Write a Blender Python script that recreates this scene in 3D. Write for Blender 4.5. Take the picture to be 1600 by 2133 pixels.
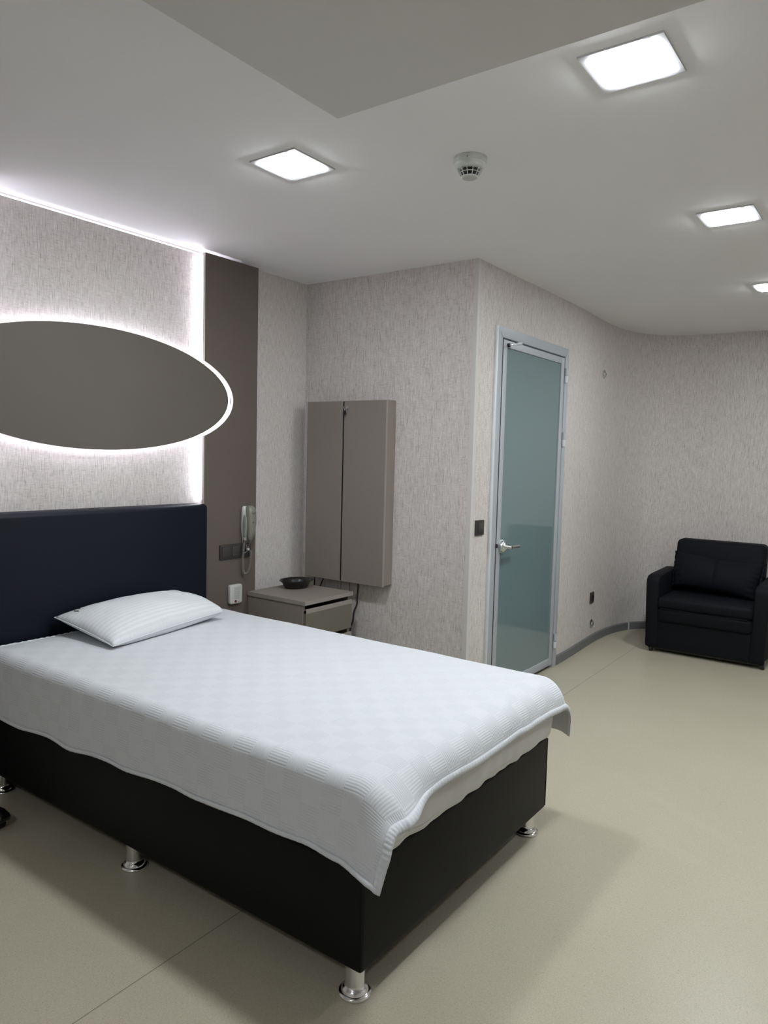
import bpy, bmesh, math, random
from mathutils import Vector, Matrix, noise as mnoise
from math import sin, cos, pi, radians, sqrt, atan2, hypot

# ------------------------------------------------------------------ scene, camera, world, exposure
for o in list(bpy.data.objects):
    bpy.data.objects.remove(o)
sc = bpy.context.scene
COL = sc.collection

FPX = 1522.0
cd = bpy.data.cameras.new('camera')
cd.sensor_fit = 'VERTICAL'; cd.sensor_height = 36.0; cd.sensor_width = 27.0
cd.lens = FPX / 2133.0 * 36.0
cd.clip_start = 0.05; cd.clip_end = 50
cam = bpy.data.objects.new('camera', cd); COL.objects.link(cam)
ya, pt, rl = radians(125.868), radians(4.456), radians(1.428)
fw = Vector((cos(ya)*cos(pt), sin(ya)*cos(pt), -sin(pt)))
rt = fw.cross(Vector((0, 0, 1))).normalized(); up = rt.cross(fw)
r2 = rt*cos(rl) + up*sin(rl); u2 = -rt*sin(rl) + up*cos(rl)
M3 = Matrix((r2, u2, -fw)).transposed()
cam.matrix_world = Matrix.Translation((3.0648, -1.4150, 1.3842)) @ M3.to_4x4()
sc.camera = cam

w = bpy.data.worlds.new('world'); sc.world = w; w.use_nodes = True
w.node_tree.nodes['Background'].inputs[0].default_value = (0.6, 0.65, 0.7, 1)
w.node_tree.nodes['Background'].inputs[1].default_value = 0.0
vs = sc.view_settings
vs.view_transform = 'Standard'; vs.look = 'None'; vs.gamma = 1.0; vs.use_curve_mapping = False
vs.exposure = 0.0

PANEL_EMIT = 184.0      # ceiling panels
LED_EMIT = 26.0         # strips behind the wall panels

# ------------------------------------------------------------------ dimensions (metres)
H = 2.404               # ceiling
YC = 1.967              # wall with the cabinet
XD = 1.182              # wall with the door
YF = 4.868              # far wall
XR = 4.6; YN = -2.8     # room limits behind the camera
PX = 0.085              # front face of the taupe panels

# ------------------------------------------------------------------ helpers
def link(name, me, mat=None, parent=None):
    o = bpy.data.objects.new(name, me); COL.objects.link(o)
    if mat is not None and me is not None:
        me.materials.append(mat)
    if parent is not None:
        o.parent = parent
    return o

def tag(o, label, cat, group=None):
    o['label'] = label; o['category'] = cat
    if group: o['group'] = group
    return o

def thing(name, label, cat, loc=(0, 0, 0), group=None, rz=0.0):
    o = bpy.data.objects.new(name, None); COL.objects.link(o)
    o.location = loc; o.rotation_euler = (0, 0, rz); o.empty_display_size = 0.05
    return tag(o, label, cat, group)

def struct(o, label=None):
    o['kind'] = 'structure'
    if label: o['label'] = label
    return o

def me_from(verts, faces, smooth=False, name='m'):
    me = bpy.data.meshes.new(name)
    me.from_pydata([tuple(v) for v in verts], [], faces); me.update()
    if smooth:
        me.polygons.foreach_set('use_smooth', [True]*len(me.polygons))
    return me

def bm_done(bm, smooth=False, angle=None):
    bmesh.ops.recalc_face_normals(bm, faces=bm.faces[:])
    me = bpy.data.meshes.new('m'); bm.to_mesh(me); bm.free()
    if smooth:
        me.polygons.foreach_set('use_smooth', [True]*len(me.polygons))
        if angle: me.set_sharp_from_angle(angle=radians(angle))
    return me

def box_bm(lo, hi, bevel=0.0, seg=2, bm=None):
    own = bm is None
    b = bmesh.new()
    r = bmesh.ops.create_cube(b, size=1.0)
    for v in b.verts:
        v.co = Vector([lo[i] + (v.co[i]+0.5)*(hi[i]-lo[i]) for i in range(3)])
    if bevel > 0:
        bmesh.ops.bevel(b, geom=b.edges[:], offset=bevel, segments=seg, profile=0.5, affect='EDGES')
    if own: return b
    t = bpy.data.meshes.new('t'); b.to_mesh(t); b.free(); bm.from_mesh(t); bpy.data.meshes.remove(t)
    return bm

def box(name, lo, hi, mat, parent=None, bevel=0.0, seg=2):
    return link(name, bm_done(box_bm(lo, hi, bevel, seg), smooth=bevel > 0, angle=35), mat, parent)

def lathe(profile, n=32, caps=True):
    """profile: list of (r,z) bottom to top"""
    vs_, fs = [], []
    for r, z in profile:
        for k in range(n):
            a = 2*pi*k/n; vs_.append((r*cos(a), r*sin(a), z))
    m = len(profile)
    for i in range(m-1):
        for k in range(n):
            k2 = (k+1) % n
            fs.append((i*n+k, i*n+k2, (i+1)*n+k2, (i+1)*n+k))
    if caps:
        fs.append(tuple(reversed(range(n)))); fs.append(tuple(range((m-1)*n, m*n)))
    me = me_from(vs_, fs, smooth=True); me.set_sharp_from_angle(angle=radians(40))
    return me

def catmull(pts, per=8, closed=False):
    P = [Vector(p) for p in pts]; out = []; n = len(P)
    rng = n if closed else n-1
    for i in range(rng):
        if closed: a, b, c, d = P[(i-1) % n], P[i], P[(i+1) % n], P[(i+2) % n]
        else: a, b, c, d = P[max(i-1, 0)], P[i], P[i+1], P[min(i+2, n-1)]
        for k in range(per):
            t = k/per
            out.append(0.5*((2*b) + (c-a)*t + (2*a-5*b+4*c-d)*t*t + (-a+3*b-3*c+d)*t**3))
    if not closed: out.append(P[-1].copy())
    return out

def tube(path, r, n=8, closed=False, mat=None, name=None, parent=None):
    P = [Vector(p) for p in path]; m = len(P)
    rad = r if isinstance(r, (list, tuple)) else [r]*m
    vs_, fs = [], []
    T = []
    for i in range(m):
        if closed: t = P[(i+1) % m]-P[i-1]
        else: t = P[min(i+1, m-1)]-P[max(i-1, 0)]
        T.append(t.normalized() if t.length > 1e-9 else Vector((0, 0, 1)))
    ref = Vector((0, 0, 1)) if abs(T[0].z) < 0.9 else Vector((1, 0, 0))
    N = (ref - T[0]*ref.dot(T[0])).normalized()
    for i in range(m):
        N = (N - T[i]*N.dot(T[i])).normalized(); B = T[i].cross(N)
        for k in range(n):
            a = 2*pi*k/n; vs_.append(P[i] + (N*cos(a)+B*sin(a))*rad[i])
    for i in range(m if closed else m-1):
        j = (i+1) % m
        for k in range(n):
            k2 = (k+1) % n
            fs.append((i*n+k, i*n+k2, j*n+k2, j*n+k))
    if not closed:
        fs.append(tuple(reversed(range(n)))); fs.append(tuple(range((m-1)*n, m*n)))
    me = me_from(vs_, fs, smooth=True); me.set_sharp_from_angle(angle=radians(50))
    if name is None: return me
    return link(name, me, mat, parent)

def prism(poly, axis, a, b, bevel=0.0):
    """extrude a 2D polygon along axis ('x','y','z') from a to b"""
    def p3(p, t):
        if axis == 'x': return (t, p[0], p[1])
        if axis == 'y': return (p[0], t, p[1])
        return (p[0], p[1], t)
    bm = bmesh.new()
    A = [bm.verts.new(p3(p, a)) for p in poly]; B = [bm.verts.new(p3(p, b)) for p in poly]
    n = len(poly)
    bm.faces.new(A); bm.faces.new(list(reversed(B)))
    for i in range(n):
        bm.faces.new((A[i], B[i], B[(i+1) % n], A[(i+1) % n]))
    bmesh.ops.recalc_face_normals(bm, faces=bm.faces[:])
    if bevel > 0:
        es = [e for e in bm.edges if len(e.link_faces) == 2 and e.calc_face_angle(0) > 0.6]
        bmesh.ops.bevel(bm, geom=es, offset=bevel, segments=2, profile=0.5, affect='EDGES')
    return bm

def rrect(w, h, r, n=6, cx=0, cy=0):
    out = []
    for (sx, sy, a0) in ((1, 1, 0), (-1, 1, pi/2), (-1, -1, pi), (1, -1, 1.5*pi)):
        for k in range(n+1):
            a = a0 + k*pi/2/n
            out.append((cx+sx*(w/2-r)+r*cos(a), cy+sy*(h/2-r)+r*sin(a)))
    return out

def text_mesh(body, size, mat, name, parent, M, extrude=0.0003):
    cu = bpy.data.curves.new('txt', 'FONT'); cu.body = body; cu.size = size; cu.extrude = extrude
    cu.align_x = 'CENTER'; cu.align_y = 'CENTER'; cu.resolution_u = 3
    to = bpy.data.objects.new('txt', cu); COL.objects.link(to)
    dg = bpy.context.evaluated_depsgraph_get(); dg.update()
    me = bpy.data.meshes.new_from_object(to.evaluated_get(dg))
    bpy.data.objects.remove(to); bpy.data.curves.remove(cu)
    me.transform(M); me.materials.clear()
    return link(name, me, mat, parent)

# ------------------------------------------------------------------ materials
def mat_new(name):
    m = bpy.data.materials.new(name); m.use_nodes = True
    nt = m.node_tree; b = nt.nodes['Principled BSDF']
    return m, nt, b

def plain(name, col, rough=0.5, metal=0.0, spec=0.5, coat=0.0, noise_amt=0.0, nscale=40, bump=0.0, bscale=300):
    m, nt, b = mat_new(name)
    b.inputs['Base Color'].default_value = (*col, 1); b.inputs['Roughness'].default_value = rough
    b.inputs['Metallic'].default_value = metal; b.inputs['Specular IOR Level'].default_value = spec
    b.inputs['Coat Weight'].default_value = coat
    tc = nt.nodes.new('ShaderNodeTexCoord')
    if noise_amt > 0:
        nz = nt.nodes.new('ShaderNodeTexNoise'); nz.inputs['Scale'].default_value = nscale; nz.inputs['Detail'].default_value = 4
        nt.links.new(tc.outputs['Object'], nz.inputs['Vector'])
        mx = nt.nodes.new('ShaderNodeMix'); mx.data_type = 'RGBA'
        mx.inputs[6].default_value = (*[c*(1-noise_amt) for c in col], 1)
        mx.inputs[7].default_value = (*[min(1, c*(1+noise_amt)) for c in col], 1)
        nt.links.new(nz.outputs['Fac'], mx.inputs[0]); nt.links.new(mx.outputs[2], b.inputs['Base Color'])
    if bump > 0:
        nb = nt.nodes.new('ShaderNodeTexNoise'); nb.inputs['Scale'].default_value = bscale; nb.inputs['Detail'].default_value = 3
        nt.links.new(tc.outputs['Object'], nb.inputs['Vector'])
        bp = nt.nodes.new('ShaderNodeBump'); bp.inputs['Strength'].default_value = bump; bp.inputs['Distance'].default_value = 0.002
        nt.links.new(nb.outputs['Fac'], bp.inputs['Height']); nt.links.new(bp.outputs['Normal'], b.inputs['Normal'])
    return m

def emit(name, col, strength):
    m = bpy.data.materials.new(name); m.use_nodes = True
    nt = m.node_tree; nt.nodes.clear()
    e = nt.nodes.new('ShaderNodeEmission'); e.inputs[0].default_value = (*col, 1); e.inputs[1].default_value = strength
    o = nt.nodes.new('ShaderNodeOutputMaterial'); nt.links.new(e.outputs[0], o.inputs[0])
    return m

def ramp(nt, fac, stops):
    r = nt.nodes.new('ShaderNodeValToRGB')
    while len(r.color_ramp.elements) < len(stops): r.color_ramp.elements.new(0.5)
    for e, (p, c) in zip(r.color_ramp.elements, stops):
        e.position = p; e.color = (*c, 1) if len(c) == 3 else c
    nt.links.new(fac, r.inputs[0])
    return r

def wallpaper():
    m, nt, b = mat_new('linen_wallpaper')
    tc = nt.nodes.new('ShaderNodeTexCoord')
    def nz(sx, sz, detail, rough=0.6):
        mp = nt.nodes.new('ShaderNodeMapping'); mp.inputs['Scale'].default_value = (sx, sx, sz)
        nt.links.new(tc.outputs['Object'], mp.inputs['Vector'])
        n = nt.nodes.new('ShaderNodeTexNoise'); n.inputs['Scale'].default_value = 1.0
        n.inputs['Detail'].default_value = detail; n.inputs['Roughness'].default_value = rough
        nt.links.new(mp.outputs[0], n.inputs['Vector']); return n.outputs['Fac']
    v = nz(200, 20, 4)          # vertical threads
    h = nz(45, 260, 3)          # short cross threads
    big = nz(2.2, 1.6, 2)
    def mix(kind, a, c, f=1.0):
        x = nt.nodes.new('ShaderNodeMix'); x.data_type = 'RGBA'; x.blend_type = kind
        x.inputs[0].default_value = f
        nt.links.new(a, x.inputs[6]); nt.links.new(c, x.inputs[7]); return x.outputs[2]
    rv = ramp(nt, v, [(0.28, (0.365, 0.343, 0.330)), (0.42, (0.568, 0.534, 0.514)), (0.58, (0.637, 0.600, 0.578)), (0.74, (0.733, 0.694, 0.672))])
    rh = ramp(nt, h, [(0.29, (0.76, 0.75, 0.74)), (0.43, (0.94, 0.94, 0.94)), (0.60, (1.0, 1.0, 1.0)), (0.75, (1.08, 1.08, 1.08))])
    rb = ramp(nt, big, [(0.3, (0.97, 0.955, 0.955)), (0.7, (1.0, 1.0, 1.0))])
    c = mix('MULTIPLY', mix('MULTIPLY', rv.outputs[0], rh.outputs[0]), rb.outputs[0])
    nt.links.new(c, b.inputs['Base Color'])
    b.inputs['Roughness'].default_value = 0.75; b.inputs['Specular IOR Level'].default_value = 0.25
    bp = nt.nodes.new('ShaderNodeBump'); bp.inputs['Strength'].default_value = 0.25; bp.inputs['Distance'].default_value = 0.001
    nt.links.new(v, bp.inputs['Height']); nt.links.new(bp.outputs['Normal'], b.inputs['Normal'])
    return m

def vinyl():
    m, nt, b = mat_new('speckled_vinyl_floor')
    tc = nt.nodes.new('ShaderNodeTexCoord')
    n1 = nt.nodes.new('ShaderNodeTexNoise'); n1.inputs['Scale'].default_value = 260; n1.inputs['Detail'].default_value = 5; n1.inputs['Roughness'].default_value = 0.75
    n1.inputs['Distortion'].default_value = 1.2
    n2 = nt.nodes.new('ShaderNodeTexNoise'); n2.inputs['Scale'].default_value = 3.0; n2.inputs['Detail'].default_value = 3
    for n in (n1, n2): nt.links.new(tc.outputs['Object'], n.inputs['Vector'])
    r1 = ramp(nt, n1.outputs['Fac'], [(0.30, (0.275, 0.250, 0.180)), (0.45, (0.420, 0.385, 0.295)), (0.58, (0.462, 0.427, 0.330)), (0.72, (0.58, 0.540, 0.440))])
    r2_ = ramp(nt, n2.outputs['Fac'], [(0.3, (0.96, 0.96, 0.95)), (0.7, (1, 1, 1))])
    x = nt.nodes.new('ShaderNodeMix'); x.data_type = 'RGBA'; x.blend_type = 'MULTIPLY'; x.inputs[0].default_value = 1
    nt.links.new(r1.outputs[0], x.inputs[6]); nt.links.new(r2_.outputs[0], x.inputs[7])
    nt.links.new(x.outputs[2], b.inputs['Base Color'])
    b.inputs['Roughness'].default_value = 0.36; b.inputs['Specular IOR Level'].default_value = 0.45
    n3 = nt.nodes.new('ShaderNodeTexNoise'); n3.inputs['Scale'].default_value = 120; n3.inputs['Detail'].default_value = 2
    nt.links.new(tc.outputs['Object'], n3.inputs['Vector'])
    bp = nt.nodes.new('ShaderNodeBump'); bp.inputs['Strength'].default_value = 0.06; bp.inputs['Distance'].default_value = 0.002
    nt.links.new(n3.outputs['Fac'], bp.inputs['Height']); nt.links.new(bp.outputs['Normal'], b.inputs['Normal'])
    return m

def spread_cloth():
    """white cotton: checkerboard of ribbed and plain squares, in the cloth's own metres (UV)"""
    m, nt, b = mat_new('waffle_checked_cotton')
    uv = nt.nodes.new('ShaderNodeUVMap'); uv.uv_map = 'UVMap'
    ck = nt.nodes.new('ShaderNodeTexChecker'); ck.inputs['Scale'].default_value = 1/0.066
    nt.links.new(uv.outputs[0], ck.inputs['Vector'])
    ck.inputs['Color1'].default_value = (1, 1, 1, 1); ck.inputs['Color2'].default_value = (0, 0, 0, 1)
    sep = nt.nodes.new('ShaderNodeSeparateXYZ'); nt.links.new(uv.outputs[0], sep.inputs[0])
    def math_(op, a, c):
        q = nt.nodes.new('ShaderNodeMath'); q.operation = op
        for i, t in enumerate((a, c)):
            if t is None: continue
            if isinstance(t, (int, float)): q.inputs[i].default_value = t
            else: nt.links.new(t, q.inputs[i])
        return q.outputs[0]
    ribs = math_('SINE', math_('MULTIPLY', sep.outputs[1], 2*pi/0.0075), None)
    fine = math_('SINE', math_('MULTIPLY', sep.outputs[0], 2*pi/0.0070), None)
    nz = nt.nodes.new('ShaderNodeTexNoise'); nz.inputs['Scale'].default_value = 60; nz.inputs['Detail'].default_value = 3
    nt.links.new(uv.outputs[0], nz.inputs['Vector'])
    hgt = math_('ADD', math_('MULTIPLY', ribs, ck.outputs['Fac']), math_('MULTIPLY', math_('SUBTRACT', 1.0, ck.outputs['Fac']), math_('MULTIPLY', fine, 0.75)))
    hgt = math_('ADD', hgt, math_('MULTIPLY', nz.outputs['Fac'], 1.6))
    bp = nt.nodes.new('ShaderNodeBump'); bp.inputs['Strength'].default_value = 0.38; bp.inputs['Distance'].default_value = 0.0009
    nt.links.new(hgt, bp.inputs['Height']); nt.links.new(bp.outputs['Normal'], b.inputs['Normal'])
    mx = nt.nodes.new('ShaderNodeMix'); mx.data_type = 'RGBA'
    mx.inputs[6].default_value = (0.595, 0.612, 0.640, 1); mx.inputs[7].default_value = (0.577, 0.594, 0.622, 1)
    nt.links.new(ck.outputs['Fac'], mx.inputs[0]); nt.links.new(mx.outputs[2], b.inputs['Base Color'])
    b.inputs['Roughness'].default_value = 0.85; b.inputs['Specular IOR Level'].default_value = 0.2
    b.inputs['Sheen Weight'].default_value = 0.1
    return m

def pillow_cloth():
    m, nt, b = mat_new('satin_stripe_cotton')
    uv = nt.nodes.new('ShaderNodeUVMap'); uv.uv_map = 'UVMap'
    sep = nt.nodes.new('ShaderNodeSeparateXYZ'); nt.links.new(uv.outputs[0], sep.inputs[0])
    q = nt.nodes.new('ShaderNodeMath'); q.operation = 'MULTIPLY'; q.inputs[1].default_value = 2*pi/0.024
    nt.links.new(sep.outputs[0], q.inputs[0])
    s = nt.nodes.new('ShaderNodeMath'); s.operation = 'SINE'; nt.links.new(q.outputs[0], s.inputs[0])
    r = ramp(nt, s.outputs[0], [(0.0, (0.61, 0.63, 0.645)), (0.15, (0.665, 0.685, 0.70))])
    nt.links.new(r.outputs[0], b.inputs['Base Color'])
    r2_ = ramp(nt, s.outputs[0], [(0.0, (0.42,)*3), (0.15, (0.65,)*3)])
    nt.links.new(r2_.outputs[0], b.inputs['Roughness'])
    b.inputs['Specular IOR Level'].default_value = 0.35
    nz = nt.nodes.new('ShaderNodeTexNoise'); nz.inputs['Scale'].default_value = 14; nz.inputs['Detail'].default_value = 3
    nt.links.new(uv.outputs[0], nz.inputs['Vector'])
    bp = nt.nodes.new('ShaderNodeBump'); bp.inputs['Strength'].default_value = 0.35; bp.inputs['Distance'].default_value = 0.012
    nt.links.new(nz.outputs['Fac'], bp.inputs['Height']); nt.links.new(bp.outputs['Normal'], b.inputs['Normal'])
    return m

M = dict(
    wallpaper=wallpaper(), floor=vinyl(),
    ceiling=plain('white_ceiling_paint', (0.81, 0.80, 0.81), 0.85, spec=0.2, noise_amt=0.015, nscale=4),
    soffit=plain('white_soffit_shaded', (0.62, 0.61, 0.595), 0.85, spec=0.2, noise_amt=0.015, nscale=4),  # ceiling white darkened, the soffit's shade put into its colour
    taupe=plain('taupe_laminate', (0.120, 0.098, 0.086), 0.55, spec=0.35, noise_amt=0.03, nscale=3),
    taupe_disc=plain('taupe_disc_laminate', (0.118, 0.102, 0.089), 0.5, spec=0.35, noise_amt=0.03, nscale=3),
    taupe_edge=plain('pale_taupe_edge_band', (0.34, 0.31, 0.29), 0.5),
    cabinet=plain('warm_grey_laminate', (0.225, 0.195, 0.170), 0.5, spec=0.4, noise_amt=0.03, nscale=3),
    cabinet_edge=plain('warm_grey_edge_band', (0.27, 0.245, 0.22), 0.45),
    drawer=plain('olive_grey_laminate', (0.140, 0.131, 0.100), 0.45, spec=0.4, noise_amt=0.03, nscale=3),
    dark_gap=plain('black_gap_shade_and_parts', (0.006, 0.006, 0.006), 0.9),  # black for small parts, and for painted shade in door and cabinet gaps
    leather=plain('black_leatherette', (0.0035, 0.0040, 0.0045), 0.5, spec=0.15, bump=0.15, bscale=500),
    navy=plain('navy_leatherette', (0.0036, 0.0056, 0.0118), 0.5, spec=0.20, bump=0.12, bscale=450),
    sofa=plain('midnight_blue_fabric', (0.0030, 0.0037, 0.0062), 0.7, spec=0.18, bump=0.2, bscale=600),
    cushion=plain('midnight_blue_velour', (0.0038, 0.0047, 0.0082), 0.75, spec=0.15, bump=0.2, bscale=500),
    chrome=plain('chrome', (0.80, 0.81, 0.82), 0.14, metal=1.0),
    satin=plain('satin_nickel', (0.62, 0.66, 0.66), 0.25, metal=1.0),
    alu=plain('grey_lacquered_aluminium', (0.42, 0.445, 0.475), 0.5, metal=0.1, spec=0.4),
    alu_light=plain('pale_aluminium_edge', (0.60, 0.63, 0.65), 0.45, metal=0.1),
    base=plain('grey_baseboard_vinyl', (0.15, 0.155, 0.16), 0.45),
    trim=plain('light_grey_corner_bead', (0.56, 0.545, 0.53), 0.5),
    sheet=plain('white_percale_sheet', (0.62, 0.62, 0.61), 0.8, spec=0.2, bump=0.5, bscale=22),
    spread=spread_cloth(), pillow=pillow_cloth(),
    hem=plain('white_hem_cotton', (0.60, 0.62, 0.65), 0.85, spec=0.2, bump=0.4, bscale=160),
    white=plain('white_plastic', (0.52, 0.52, 0.50), 0.4),
    ivory=plain('grey_ivory_plastic', (0.62, 0.635, 0.60), 0.3),
    ivory_dark=plain('olive_grey_plastic', (0.20, 0.20, 0.17), 0.35),
    ivory_mid=plain('grey_grip_plastic', (0.24, 0.25, 0.23), 0.4),
    anthracite=plain('anthracite_plastic', (0.032, 0.030, 0.029), 0.45),
    anthracite2=plain('anthracite_rocker', (0.045, 0.042, 0.040), 0.35),
    blackp=plain('black_plastic', (0.006, 0.006, 0.007), 0.25, coat=0.2),
    rubber=plain('black_rubber_and_gap_shade', (0.008, 0.008, 0.008), 0.7),
    cable_black=plain('black_cable', (0.010, 0.010, 0.010), 0.5),
    cable_grey=plain('grey_cable', (0.22, 0.21, 0.195), 0.45),
    ink=plain('dark_print', (0.02, 0.02, 0.025), 0.6),
    red=plain('dark_red_button', (0.12, 0.012, 0.02), 0.3),
    slot=plain('grey_slot', (0.25, 0.25, 0.24), 0.6),
    detector=plain('pale_grey_detector_plastic', (0.44, 0.45, 0.42), 0.45),
    frame_grey=plain('light_frame_white', (0.46, 0.46, 0.475), 0.45),
    seam=plain('olive_weld_seam', (0.19, 0.18, 0.13), 0.5),
    light=emit('led_panel_glow', (0.92, 0.975, 1.0), PANEL_EMIT),
    cove=emit('cove_led_glow', (0.92, 0.90, 1.0), 4.5),
    led=emit('led_strip_glow', (0.90, 0.88, 1.0), LED_EMIT),
)
# frosted, slightly glossy sea-green door glass
m, nt, b = mat_new('frosted_sea_green_glass')
b.inputs['Base Color'].default_value = (0.148, 0.215, 0.228, 1)
b.inputs['Roughness'].default_value = 0.55; b.inputs['Specular IOR Level'].default_value = 0.3
b.inputs['Coat Weight'].default_value = 1.0; b.inputs['Coat Roughness'].default_value = 0.06; b.inputs['Coat IOR'].default_value = 1.6
M['glass'] = m

# ------------------------------------------------------------------ room shell
def wall_path(name, path, z0, z1, th, mat, label, openings=None):
    """vertical wall along a polyline; thickness th to the left of travel"""
    bm = bmesh.new()
    P = [Vector((p[0], p[1])) for p in path]; n = len(P)
    N = []
    for i in range(n):
        t = (P[min(i+1, n-1)]-P[max(i-1, 0)]).normalized(); N.append(Vector((-t.y, t.x)))
    rows = []
    for i in range(n):
        q = P[i]+N[i]*th
        rows.append([bm.verts.new((P[i].x, P[i].y, z0)), bm.verts.new((P[i].x, P[i].y, z1)), bm.verts.new((q.x, q.y, z1)), bm.verts.new((q.x, q.y, z0))])
    for i in range(n-1):
        for k in range(4):
            bm.faces.new((rows[i][k], rows[i+1][k], rows[i+1][(k+1) % 4], rows[i][(k+1) % 4]))
    bm.faces.new(rows[0]); bm.faces.new(list(reversed(rows[-1])))
    me = bm_done(bm, smooth=True, angle=30)
    return struct(link(name, me, mat), label)

TH = 0.08
# floor: two welded vinyl sheets on a slab
slab = struct(box('floor', (-TH, YN-TH, -0.08), (XR+TH, YF+TH, -0.004), M['seam']), 'speckled beige-green vinyl floor')
def seam_x(y): return 1.5055 - 0.0107*y
g = 0.0016
def sheet(poly): return bm_done(prism(poly, 'z', -0.004, 0.0))
ya_, yb_ = YN-TH, YF+TH
link('vinyl_sheet', sheet([(-TH, ya_), (seam_x(ya_)-g, ya_), (seam_x(yb_)-g, yb_), (-TH, yb_)]), M['floor'], slab)
link('vinyl_sheet', sheet([(seam_x(ya_)+g, ya_), (XR+TH, ya_), (XR+TH, yb_), (seam_x(yb_)+g, yb_)]), M['floor'], slab)
link('weld_seam', sheet([(seam_x(ya_)-g, ya_), (seam_x(ya_)+g, ya_), (seam_x(yb_)+g, yb_), (seam_x(yb_)-g, yb_)]), M['seam'], slab)

ceil = struct(box('ceiling', (-TH, YN-TH, H), (XR+TH, YF+TH, H+0.08), M['ceiling']), 'white plaster ceiling')
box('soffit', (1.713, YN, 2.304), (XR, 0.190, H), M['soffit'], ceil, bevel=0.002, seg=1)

wl = wall_path('wall_left', [(0, YC), (0, YN)][::-1], 0, H, TH, M['wallpaper'], 'linen wallpaper wall behind the bed')
wall_path('wall_back', [(0, YC), (XD-TH, YC)], 0, H, TH, M['wallpaper'], 'linen wallpaper wall carrying the wall cabinet')

DY0, DY1, DZ = 2.177, 3.183, 2.100       # outer edges of the door frame
RO0, RO1, ROZ = 2.215, 3.150, 2.065      # rough opening
ctrl = [(XD, 3.150), (XD, 3.20), (1.176, 3.45), (1.160, 3.78), (1.150, 4.05), (1.163, 4.32), (1.205, 4.52), (1.288, 4.685), (1.44, 4.800), (1.60, 4.846), (1.76, 4.864), (2.0, YF), (2.5, YF)]
curve = [(p.x, p.y) for p in catmull([(x, y, 0) for x, y in ctrl], 8)] + [(XR, YF)]
bm = bmesh.new()
wd = wall_path('wall_right', curve, 0, H, TH, M['wallpaper'], 'linen wallpaper wall with the door, curving round to the armchair')
me2 = bm_done(box_bm((XD-TH, YC+TH*0, 0), (XD, RO0, H)))
pier = link('wall_pier', me2, M['wallpaper'], wd)
lint = link('wall_lintel', bm_done(box_bm((XD-TH, RO0, ROZ), (XD, RO1, H))), M['wallpaper'], wd)
bm.free()
wall_path('wall_window_side', [(XR, YF), (XR, YN)], 0, H, TH, M['wallpaper'], 'linen wallpaper wall out of view')
bpy.data.objects['wall_window_side'].name = 'wall_far_right'
wall_path('wall_front', [(XR, YN), (0, YN)], 0, H, TH, M['wallpaper'], 'linen wallpaper wall behind the viewer')

# baseboard along the curved wall, two lengths with a visible joint
def wall_at(y):
    for (x0, y0), (x1, y1) in zip(curve, curve[1:]):
        if y0 <= y <= y1 and y1 > y0:
            t = (y-y0)/(y1-y0); return x0+(x1-x0)*t, atan2(y1-y0, x1-x0)
    return XD, pi/2
def base_strip(path, th=0.012, z1=0.062):
    bm = bmesh.new(); P = [Vector(p) for p in path]; n = len(P); rows = []
    for i in range(n):
        t = (P[min(i+1, n-1)]-P[max(i-1, 0)]).normalized(); nn = Vector((t.y, -t.x))
        q = P[i]+nn*th; q2 = P[i]+nn*(th*0.45)
        rows.append([bm.verts.new((P[i].x, P[i].y, 0)), bm.verts.new((P[i].x, P[i].y, z1)), bm.verts.new((q2.x, q2.y, z1)), bm.verts.new((q.x, q.y, z1-0.006)), bm.verts.new((q.x, q.y, 0))])
    for i in range(n-1):
        for k in range(5):
            bm.faces.new((rows[i][k], rows[i+1][k], rows[i+1][(k+1) % 5], rows[i][(k+1) % 5]))
    bm.faces.new(rows[0]); bm.faces.new(list(reversed(rows[-1])))
    return bm_done(bm, smooth=True, angle=30)
bpath = [p for p in curve if p[1] > DY1+0.002]
isplit = min(range(len(bpath)), key=lambda i: abs(bpath[i][1]-4.585) + (10 if bpath[i][0] > 1.5 else 0))
bb = struct(link('baseboard_right', base_strip([(XD, DY1+0.002)]+bpath[:isplit+1]), M['base']), 'grey vinyl baseboard following the curved wall')
p2 = [Vector(bpath[isplit]).lerp(Vector(bpath[isplit+1]), 0.05)] + [Vector(p) for p in bpath[isplit+1:]]
link('baseboard_length', base_strip([(p.x, p.y) for p in p2]), M['base'], bb)
ja = Vector(bpath[isplit]); jt = (Vector(bpath[isplit+1])-ja).normalized(); jn = Vector((jt.y, -jt.x))
jb = [ja+jn*0.004-jt*0.006, ja+jn*0.0135-jt*0.006, ja+jn*0.0135+jt*0.008, ja+jn*0.004+jt*0.008]
link('joint_cover', bm_done(prism([(p.x, p.y) for p in jb], 'z', 0.0, 0.0625)), M['trim'], bb)
bk = struct(link('baseboard_back', base_strip([(0.0, YC), (XD, YC)]), M['base']), 'grey vinyl baseboard under the wall cabinet')

# corner bead
tr = struct(link('trim_1', bm_done(prism([(XD-0.020, YC), (XD-0.020, YC-0.004), (XD+0.004, YC-0.004), (XD+0.004, YC+0.020), (XD, YC+0.020), (XD, YC)], 'z', 0.0, H)), M['trim']), 'pale corner bead on the outer wall corner')

# ------------------------------------------------------------------ door
door = struct(bpy.data.objects.new('door_1', None), 'grey aluminium door with frosted sea-green glass')
COL.objects.link(door); door.location = (XD, 2.68, 0)
def dchild(name, bmx, mat, parent=door, smooth=True):
    me = bm_done(bmx, smooth=smooth, angle=35); me.transform(Matrix.Translation((-XD, -2.68, 0)) if parent is door else Matrix.Identity(4))
    return link(name, me, mat, parent)
FW = 0.066
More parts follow.
